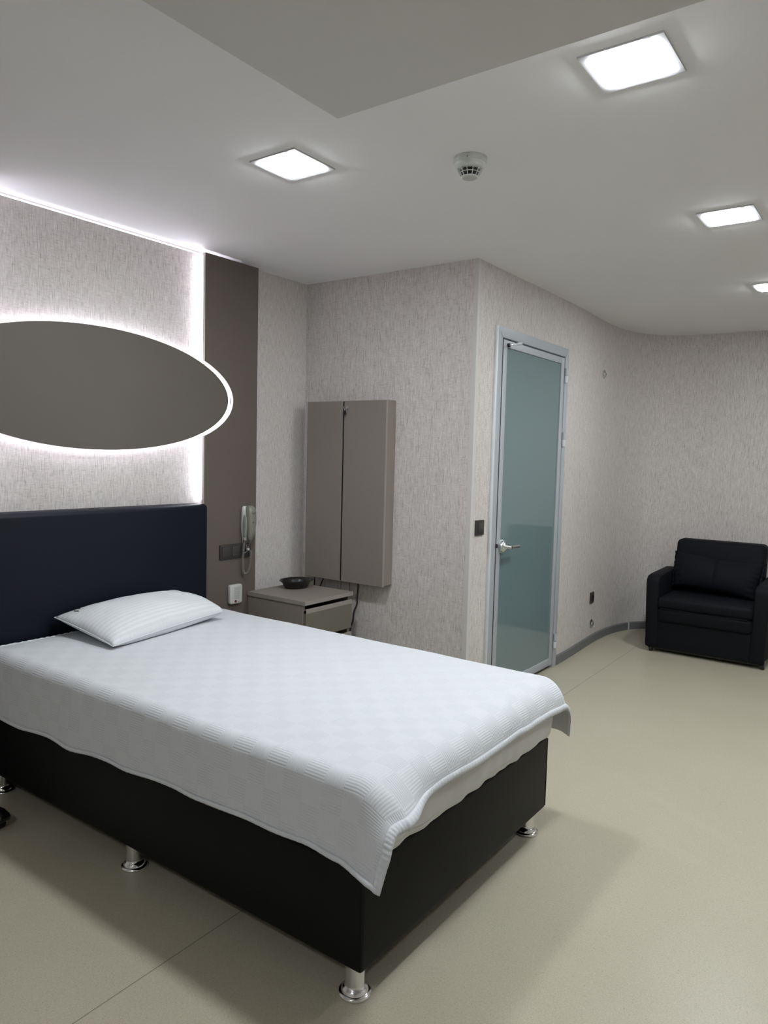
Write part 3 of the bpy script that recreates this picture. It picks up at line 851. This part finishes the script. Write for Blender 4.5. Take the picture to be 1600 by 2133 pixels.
for zt, zb in ((0.558, 0.398), (0.372, 0.225), (0.199, 0.075)):
    dr = nbox('drawer', (NX1-0.019, NY0+0.012, zb), (NX1-0.002, NY1-0.006, zt), M['drawer'])
    bmx = prism([(NX1-0.040, zt-0.020), (NX1-0.001, zt-0.020), (NX1-0.001, zt), (NX1-0.008, zt+0.003), (NX1-0.012, zt-0.006), (NX1-0.040, zt-0.010)], 'y', NY0+0.012, NY1-0.006)
    me = bm_done(bmx); me.transform(Matrix.Translation(-n0)); link('grip_profile', me, M['cabinet_edge'], dr)
    nbox('drawer_box', (NX0+0.02, NY0+0.03, zb+0.01), (NX1-0.030, NY1-0.03, zt-0.03), M['dark_gap'], dr, 0)

# black oval bowl on the bedside cabinet
bowl = thing('bowl', 'glossy black oval plastic bowl on the bedside cabinet', 'bowl', (0.205, 1.690, NZ), rz=radians(78))
def oval_shell(prof, ax, ay, n=48):
    vs_, fs = [], []
    for r, z in prof:
        for k in range(n):
            a = 2*pi*k/n; vs_.append((r*ax*cos(a), r*ay*sin(a), z))
    for i in range(len(prof)-1):
        for k in range(n):
            k2 = (k+1) % n; fs.append((i*n+k, i*n+k2, (i+1)*n+k2, (i+1)*n+k))
    fs.append(tuple(reversed(range(n)))); fs.append(tuple(range((len(prof)-1)*n, len(prof)*n)))
    return me_from(vs_, fs, smooth=True)
me = oval_shell([(0.60, 0.0), (0.66, 0.001), (0.72, 0.010), (0.82, 0.032), (0.90, 0.040), (0.99, 0.044), (1.0, 0.047), (0.985, 0.0485), (0.88, 0.044), (0.79, 0.035), (0.68, 0.012), (0.60, 0.006)], 0.106, 0.082)
me.set_sharp_from_angle(angle=radians(50)); link('shell', me, M['blackp'], bowl)
me = oval_shell([(0.60, 0.0001), (0.62, 0.0001), (0.62, 0.003), (0.60, 0.003)], 0.104, 0.080); link('foot_ring', me, M['blackp'], bowl)

# cables hanging from the wall cabinet
def cable(pts, r, mat, label):
    o = tube(catmull(pts, 8), r, 8, False, mat, 'cable'); return tag(o, label, 'cable', 'cables under the wall cabinet')
yw = YC-0.012
cable([(0.130, yw-0.02, 0.650), (0.129, yw-0.02, 0.58), (0.128, yw-0.02, 0.45)], 0.0042, M['cable_black'], 'straight black cable dropping behind the bowl')
cable([(0.215, yw-0.02, 0.650), (0.190, yw-0.025, 0.60), (0.172, yw-0.03, 0.54), (0.168, yw-0.03, 0.44)], 0.0042, M['cable_black'], 'slanting black cable between wall cabinet and bedside cabinet')
cable([(0.196, yw, 0.648), (0.196, yw, 0.60), (0.192, yw, 0.50)], 0.0018, M['cable_grey'], 'thin grey cable beside the slanting black cable')
cable([(0.352, yw-0.02, 0.650), (0.346, yw-0.025, 0.628), (0.346, yw-0.03, 0.60), (0.352, yw-0.03, 0.52)], 0.0022, M['cable_grey'], 'bent thin grey cable under the cabinet door gap')
cable([(0.388, yw, 0.652), (0.390, yw, 0.60), (0.398, yw, 0.45), (0.404, yw, 0.30)], 0.0026, M['cable_grey'], 'long thin grey cable left of the wavy black cable')
cable([(0.424, yw-0.02, 0.652), (0.447, yw, 0.635), (0.453, yw, 0.60), (0.448, yw, 0.545), (0.447, yw, 0.50), (0.425, yw, 0.45), (0.421, yw, 0.40), (0.402, yw, 0.34), (0.398, yw, 0.25)], 0.0042, M['cable_black'], 'wavy black cable hanging right of the bedside cabinet')

# ------------------------------------------------------------------ switches and sockets
def frame_plate(parent, w_, h_, mat, d=0.009):
    """frame in local Y (width) / Z, front towards +X"""
    return link('frame', bm_done(prism(rrect(w_, h_, 0.004, 3), 'x', 0.0, d, 0.0015), smooth=True, angle=35), mat, parent)
sw = thing('switch_block', 'anthracite triple switch and socket plate below the telephone', 'switch', (PX, 1.323, 0.842))
frame_plate(sw, 0.222, 0.080, M['anthracite'])
for i, yy in enumerate((-0.072, 0.0, 0.072)):
    if i < 2:
        link('rocker', bm_done(box_bm((0.007, yy-0.027, -0.027), (0.0125, yy+0.027, 0.027), 0.002), smooth=True, angle=35), M['anthracite2'], sw)
    else:
        s_ = link('socket', bm_done(box_bm((0.007, yy-0.027, -0.027), (0.011, yy+0.027, 0.027), 0.002), smooth=True, angle=35), M['anthracite2'], sw)
        link('jack', bm_done(box_bm((0.0105, yy-0.008, -0.010), (0.0125, yy+0.008, 0.008))), M['dark_gap'], s_)
ls = thing('light_switch', 'single anthracite light switch beside the glass door', 'switch', (XD, 2.063, 1.007))
frame_plate(ls, 0.090, 0.082, M['anthracite'], 0.010)
link('rocker', bm_done(box_bm((0.008, -0.024, -0.027), (0.0145, 0.034, 0.027), 0.002), smooth=True, angle=35), M['anthracite2'], ls)
def on_curved(y):
    x, ang = wall_at(y); return x, ang-pi/2
xx, an = on_curved(3.925)
so = thing('wall_socket', 'black wall socket low on the curved wall near the armchair', 'socket', (xx, 3.925, 0.352), rz=an)
frame_plate(so, 0.082, 0.082, M['anthracite'], 0.010)
me = lathe([(0.0001, 0), (0.022, 0), (0.022, 0.003), (0.018, 0.003), (0.017, -0.004), (0.0001, -0.004)], 24, False)
me.transform(Matrix.Translation((0.010, 0, 0)) @ Matrix.Rotation(pi/2, 4, 'Y')); link('socket_well', me, M['rubber'], so)
def round_outlet(y, z, label, rad):
    xx, an = on_curved(y)
    o = thing('wall_outlet', label, 'outlet', (xx, y, z), 'round chrome wall outlets', rz=an)
    me = lathe([(0.0001, 0), (rad, 0), (rad, 0.004), (rad*0.9, 0.007), (rad*0.62, 0.008), (0.0001, 0.008)], 28, False)
    me.transform(Matrix.Rotation(pi/2, 4, 'Y')); link('rosette', me, M['satin'], o)
    me = lathe([(0.0001, 0.007), (rad*0.5, 0.007), (rad*0.45, 0.016), (rad*0.2, 0.017), (0.0001, 0.015)], 20, False)
    me.transform(Matrix.Rotation(pi/2, 4, 'Y')); link('nozzle', me, M['chrome'], o)
    me = lathe([(0.0001, 0.0152), (rad*0.19, 0.0165), (rad*0.16, 0.0172), (0.0001, 0.0172)], 14, False)
    me.transform(Matrix.Rotation(pi/2, 4, 'Y')); link('bore', me, M['rubber'], o)
round_outlet(3.975, 2.022, 'small round metal cover plate high on the wall right of the door', 0.031)
round_outlet(3.945, 0.150, 'round chrome outlet just above the baseboard below the black socket', 0.034)

# nurse call / chime box
ch = thing('call_box', 'white wall speaker box with slots and a dark red button, above the pillow end', 'speaker', (PX, 1.316, 0.606))
link('housing', bm_done(prism(rrect(0.088, 0.106, 0.012, 5), 'x', 0.0, 0.024, 0.005), smooth=True, angle=50), M['white'], ch)
for k in range(9):
    z = 0.036-k*0.0072
    link('slot', bm_done(box_bm((0.0235, -0.018+0.002*(k % 2), z-0.0011), (0.0246, 0.030-0.001*k, z+0.0011))), M['slot'], ch)
me = lathe([(0.0001, 0), (0.0075, 0), (0.0075, 0.002), (0.005, 0.004), (0.0001, 0.004)], 18, False)
me.transform(Matrix.Translation((0.0235, -0.006, -0.038)) @ Matrix.Rotation(pi/2, 4, 'Y')); link('button', me, M['red'], ch)
link('caption', bm_done(box_bm((0.0238, 0.008, -0.044), (0.0244, 0.026, -0.040))), M['slot'], ch)

# ------------------------------------------------------------------ telephone
ph = thing('telephone', 'grey-ivory wall telephone with handset on the taupe panel', 'telephone', (PX, 1.392, 0.990))
def loft(sections, name, mat, parent):
    """sections: list of (z, list of (x,y)) same count"""
    vs_, fs = [], []; n = len(sections[0][1])
    for z, sec in sections:
        for x, y in sec: vs_.append((x, y, z))
    for i in range(len(sections)-1):
        for k in range(n):
            k2 = (k+1) % n; fs.append((i*n+k, i*n+k2, (i+1)*n+k2, (i+1)*n+k))
    fs.append(tuple(reversed(range(n)))); fs.append(tuple(range((len(sections)-1)*n, len(sections)*n)))
    me = me_from(vs_, fs, smooth=True); me.set_sharp_from_angle(angle=radians(55)); return link(name, me, mat, parent)
def sec(xc, yc, w_, d_, r=0.4, n=24):
    out = []
    for k in range(n):
        a = 2*pi*k/n; c, s = cos(a), sin(a); e = 0.55
        out.append((xc+d_/2*math.copysign(abs(c)**e, c), yc+w_/2*math.copysign(abs(s)**e, s)))
    return out
zs = [-0.098, -0.092, -0.075, -0.04, 0.0, 0.04, 0.07, 0.088, 0.095]
ws = [0.030, 0.040, 0.050, 0.058, 0.060, 0.060, 0.058, 0.048, 0.034]
ds = [0.018, 0.024, 0.028, 0.030, 0.030, 0.030, 0.030, 0.026, 0.020]
loft([(z, sec(d/2, 0.0, w_, d)) for z, w_, d in zip(zs, ws, ds)], 'cradle', M['ivory'], ph)
hs_ = [(-0.094, 0.041, 0.016, 0.012), (-0.086, 0.042, 0.028, 0.022), (-0.066, 0.045, 0.040, 0.032), (-0.035, 0.049, 0.049, 0.036), (0.0, 0.052, 0.054, 0.036), (0.04, 0.051, 0.054, 0.038), (0.070, 0.048, 0.053, 0.042), (0.090, 0.043, 0.044, 0.036), (0.099, 0.038, 0.028, 0.022)]
hsx = loft([(z, sec(x, 0.003, w_, d)) for z, x, w_, d in hs_], 'handset', M['ivory_dark'], ph)
gp = [(-0.075, 0.031, 0.012, 0.020), (-0.05, 0.032, 0.014, 0.026), (0.0, 0.033, 0.014, 0.030), (0.035, 0.033, 0.012, 0.024), (0.05, 0.032, 0.008, 0.014)]
loft([(z, sec(x, -0.026, w_, d)) for z, x, w_, d in gp], 'side_grip', M['ivory_mid'], hsx)
pth = catmull([(0.030, -0.0275, -0.085), (0.033, -0.029, -0.05), (0.036, -0.0295, 0.0), (0.036, -0.029, 0.05), (0.030, -0.026, 0.083)], 6)
tube(pth, 0.0022, 6, False, M['ivory'], 'rim', hsx)
RX = Matrix(((0, 0, 1, 0), (1, 0, 0, 0), (0, 1, 0, 0), (0, 0, 0, 1)))
text_mesh('Panasonic', 0.0078, M['ink'], 'lettering', hsx, Matrix.Translation((0.0700, 0.003, 0.061)) @ RX)
text_mesh('KX-T', 0.006, M['ink'], 'lettering', hsx, Matrix.Translation((0.0702, 0.004, 0.052)) @ RX)
link('indicator', bm_done(box_bm((0.0690, -0.006, 0.008), (0.0712, 0.006, 0.012), 0.0008)), M['ink'], hsx)
# coiled cord from the handset foot, looping back up to the cradle
core = catmull([(0.020, -0.018, -0.092), (0.022, -0.024, -0.120), (0.024, -0.030, -0.165), (0.024, -0.034, -0.215), (0.024, -0.028, -0.262), (0.024, -0.010, -0.280), (0.024, 0.010, -0.268), (0.024, 0.022, -0.235), (0.024, 0.026, -0.190), (0.024, 0.024, -0.150)], 60)
L = [0.0]
for a, c in zip(core, core[1:]): L.append(L[-1]+(c-a).length)
pitch = 0.0066
N_ = 900; hel = []
Nn = Vector((1, 0, 0)); ci = 0
for k in range(N_+1):
    s_ = L[-1]*k/N_
    while ci < len(L)-2 and L[ci+1] < s_: ci += 1
    t = (s_-L[ci])/max(1e-9, L[ci+1]-L[ci]); p = core[ci].lerp(core[ci+1], t); T = (core[ci+1]-core[ci]).normalized()
    Nn = (Nn-T*Nn.dot(T)).normalized(); Bn = T.cross(Nn); a = 2*pi*s_/pitch
    hel.append(p+(Nn*cos(a)+Bn*sin(a))*0.0050)
cc = tube(hel, 0.0017, 5, False, M['cable_grey'], 'coiled_cord', ph)
tube(catmull([(0.020, 0.000, -0.092), (0.018, -0.004, -0.110), (0.015, 0.004, -0.128), (0.016, 0.010, -0.140)], 6), 0.0016, 6, False, M['cable_grey'], 'line_cord', ph)
tube(catmull([(0.040, 0.010, -0.090), (0.030, 0.012, -0.112), (0.022, 0.012, -0.132), (0.018, 0.011, -0.142)], 6), 0.0016, 6, False, M['cable_grey'], 'line_cord', ph)
link('plug', bm_done(box_bm((0.0128, 0.004, -0.150), (0.026, 0.017, -0.138), 0.002), smooth=True, angle=35), M['white'], ph)
tube(catmull([(0.022, 0.008, -0.146), (0.022, -0.004, -0.157), (0.022, -0.022, -0.160), (0.020, -0.028, -0.135), (0.012, -0.024, -0.098), (0.006, -0.028, -0.04), (0.004, -0.031, 0.02)], 8), 0.0013, 6, False, M['cable_grey'], 'line_cord', ph)

# ------------------------------------------------------------------ armchair
AX0, AX1, AY0 = 1.530, 2.338, 4.000
ar = thing('armchair', 'midnight-blue fabric sleeper armchair in front of the curved wall corner', 'armchair', ((AX0+AX1)/2, 4.36, 0))
a0 = Vector(ar.location)
def abox(name, lo, hi, mat, parent=ar, bev=0.02, seg=4, deform=None):
    me = bm_done(box_bm(lo, hi, bev, seg), smooth=True, angle=60)
    if deform:
        for v in me.vertices: v.co = deform(v.co.copy())
    me.transform(Matrix.Translation(-a0)); return link(name, me, mat, parent)
AW = 0.092
for x_0, sg in ((AX0, -1), (AX1-AW, 1)):
    poly = [(AY0, 0.035), (AY0-0.006, 0.06), (AY0-0.004, 0.50), (AY0+0.004, 0.535), (AY0+0.030, 0.556), (AY0+0.10, 0.563), (AY0+0.50, 0.572), (AY0+0.60, 0.560), (AY0+0.64, 0.53), (AY0+0.64, 0.035)]
    bmx = prism(poly, 'x', x_0, x_0+AW, 0.012)
    me = bm_done(bmx, smooth=True, angle=60)
    for v in me.vertices:      # bottoms tuck in slightly
        if v.co.z < 0.5: v.co.x += -sg*0.014*(0.5-v.co.z)/0.5
    me.transform(Matrix.Translation(-a0)); link('armrest', me, M['sofa'], ar)
sx0, sx1 = AX0+AW-0.004, AX1-AW+0.004
def sag(c):
    u = (c.x-sx0)/(sx1-sx0)
    if c.z > 0.36: c.z += 0.012*sin(pi*u)
    c.y -= 0.010*sin(pi*u) if c.y < AY0+0.1 else 0
    return c
st_ = abox('seat_cushion', (sx0+0.002, AY0-0.028, 0.330), (sx1-0.002, AY0+0.50, 0.412), M['sofa'], bev=0.028, seg=5, deform=sag)
abox('seat_cushion', (sx0+0.004, AY0-0.022, 0.232), (sx1-0.004, AY0+0.48, 0.334), M['sofa'], bev=0.030, seg=5, deform=sag)
tube([(sx0+0.03-a0.x, AY0-0.032-a0.y, 0.334), ((sx0+sx1)/2-a0.x, AY0-0.044-a0.y, 0.332), (sx1-0.03-a0.x, AY0-0.032-a0.y, 0.334)], 0.003, 6, False, M['sofa'], 'seam_piping', st_)
abox('front_panel', (sx0+0.004, AY0+0.004, 0.040), (sx1-0.004, AY0+0.05, 0.250), M['sofa'], bev=0.008)
abox('chassis', (AX0+0.03, AY0+0.02, 0.022), (AX1-0.03, AY0+0.60, 0.060), M['rubber'], bev=0.004)
# backrest, leaning back a little
def lean(c):
    c.y += 0.20*(c.z-0.40); return c
bkx = abox('backrest', (1.600, AY0+0.44, 0.36), (2.224, AY0+0.60, 0.792), M['sofa'], bev=0.035, seg=5, deform=lean)
abox('back_side_band', (2.218, AY0+0.47, 0.42), (2.2265, AY0+0.57, 0.765), M['cushion'], bkx, bev=0.003, seg=2, deform=lean)
# castors
for x_ in (AX0+0.05, AX1-0.020):
    for y_ in (AY0+0.03, AY0+0.56):
        me = tube([(x_-0.010, y_, 0.021), (x_+0.010, y_, 0.021)], 0.021, 16); me.transform(Matrix.Translation(-a0)); wv_ = link('castor', me, M['rubber'], ar)
        me = bm_done(box_bm((x_-0.013, y_-0.013, 0.020), (x_+0.013, y_+0.022, 0.062), 0.003)); me.transform(Matrix.Translation(-a0)); link('castor_fork', me, M['blackp'], wv_)
        me = tube([(x_-0.0125, y_, 0.021), (x_+0.0125, y_, 0.021)], 0.007, 10); me.transform(Matrix.Translation(-a0)); link('castor_hub', me, M['chrome'], wv_)

# scatter cushion with gathered end
cu_ = thing('cushion', 'navy lumbar cushion with gathered ends leaning on the armchair back', 'cushion', (1.93, 4.33, 0.42))
c0 = Vector(cu_.location)
CC = [Vector((1.640, 4.31, 0.455)), Vector((2.205, 4.29, 0.418)), Vector((2.232, 4.41, 0.672)), Vector((1.622, 4.43, 0.706))]   # BL BR TR TL
NS, NT = 48, 24
vs_, fs = [], []; idx = {}
nrm = (CC[1]-CC[0]).cross(CC[3]-CC[0]).normalized()
if nrm.y > 0: nrm = -nrm
def cu_mid(s, t):
    p = CC[0].lerp(CC[1], s).lerp(CC[3].lerp(CC[2], s), t)
    p.z += -0.016*sin(pi*s)*(1 if t > 0.5 else -1)*abs(2*t-1)
    return p
for side in (1, -1):
    for i in range(NS+1):
        for j in range(NT+1):
            s, t = i/NS, j/NT; border = i in (0, NS) or j in (0, NT)
            if side < 0 and border: idx[(side, i, j)] = idx[(1, i, j)]; continue
            hh = (max(0, 1-(2*s-1)**4)**0.6)*(max(0, 1-(2*t-1)**2)**0.55)
            p = cu_mid(s, t)
            ruff = 0.010*sin(t*46)*max(0, (abs(2*s-1)-0.72)/0.28)
            crease = 0.010*math.exp(-((s-0.5)/0.022)**2)
            amt = (0.072 if side > 0 else 0.045)*hh + (ruff*hh**0.3 - crease if side > 0 else 0)
            p = p + nrm*amt*side
            idx[(side, i, j)] = len(vs_); vs_.append(p-c0)
    for i in range(NS):
        for j in range(NT):
            q = (idx[(side, i, j)], idx[(side, i+1, j)], idx[(side, i+1, j+1)], idx[(side, i, j+1)])
            fs.append(q if side > 0 else tuple(reversed(q)))
link('cover', me_from(vs_, fs, smooth=True), M['cushion'], cu_)
for s_end in (0.0, 1.0):   # ruffled flange
    vs2, fs2 = [], []
    nn_ = 60
    for j in range(nn_+1):
        t = j/nn_; p = cu_mid(s_end, t); out = Vector((1 if s_end > 0 else -0.35, 0, 0))
        vs2.append(p-c0-out*0.004); vs2.append(p+out*(0.016+0.004*sin(t*40))+nrm*0.007*sin(t*58)-c0)
    for j in range(nn_): fs2.append((2*j, 2*j+1, 2*j+3, 2*j+2))
    o = link('ruffle', me_from(vs2, fs2, smooth=True), M['cushion'], cu_)
    q = o.modifiers.new('thickness', 'SOLIDIFY'); q.thickness = 0.003
sp_ = [cu_mid(0.5, j/20)+nrm*(0.072*max(0, 1-(2*j/20-1)**2)**0.55-0.006)-c0 for j in range(21)]
tube(sp_, 0.0022, 6, False, M['cushion'], 'centre_seam', cu_)

# ------------------------------------------------------------------ black castored foot at the left edge of the view
cf = thing('castor_foot', 'black rounded castor foot of furniture on the floor at the left edge', 'castor', (0.40, -0.16, 0), rz=radians(8))
me = bm_done(prism([(-0.30, 0.030), (0.075, 0.026), (0.100, 0.034), (0.108, 0.048), (0.098, 0.060), (0.070, 0.070), (-0.30, 0.078)], 'y', -0.022, 0.022, 0.006), smooth=True, angle=60)
link('foot_arm', me, M['blackp'], cf)
me = tube([(0.062, -0.016, 0.022), (0.062, 0.016, 0.022)], 0.022, 20); wh = link('wheel', me, M['rubber'], cf)
me = tube([(0.062, -0.018, 0.022), (0.062, 0.018, 0.022)], 0.007, 10); link('hub', me, M['blackp'], wh)
me = tube([(-0.22, -0.016, 0.022), (-0.22, 0.016, 0.022)], 0.022, 20); link('wheel', me, M['rubber'], cf)
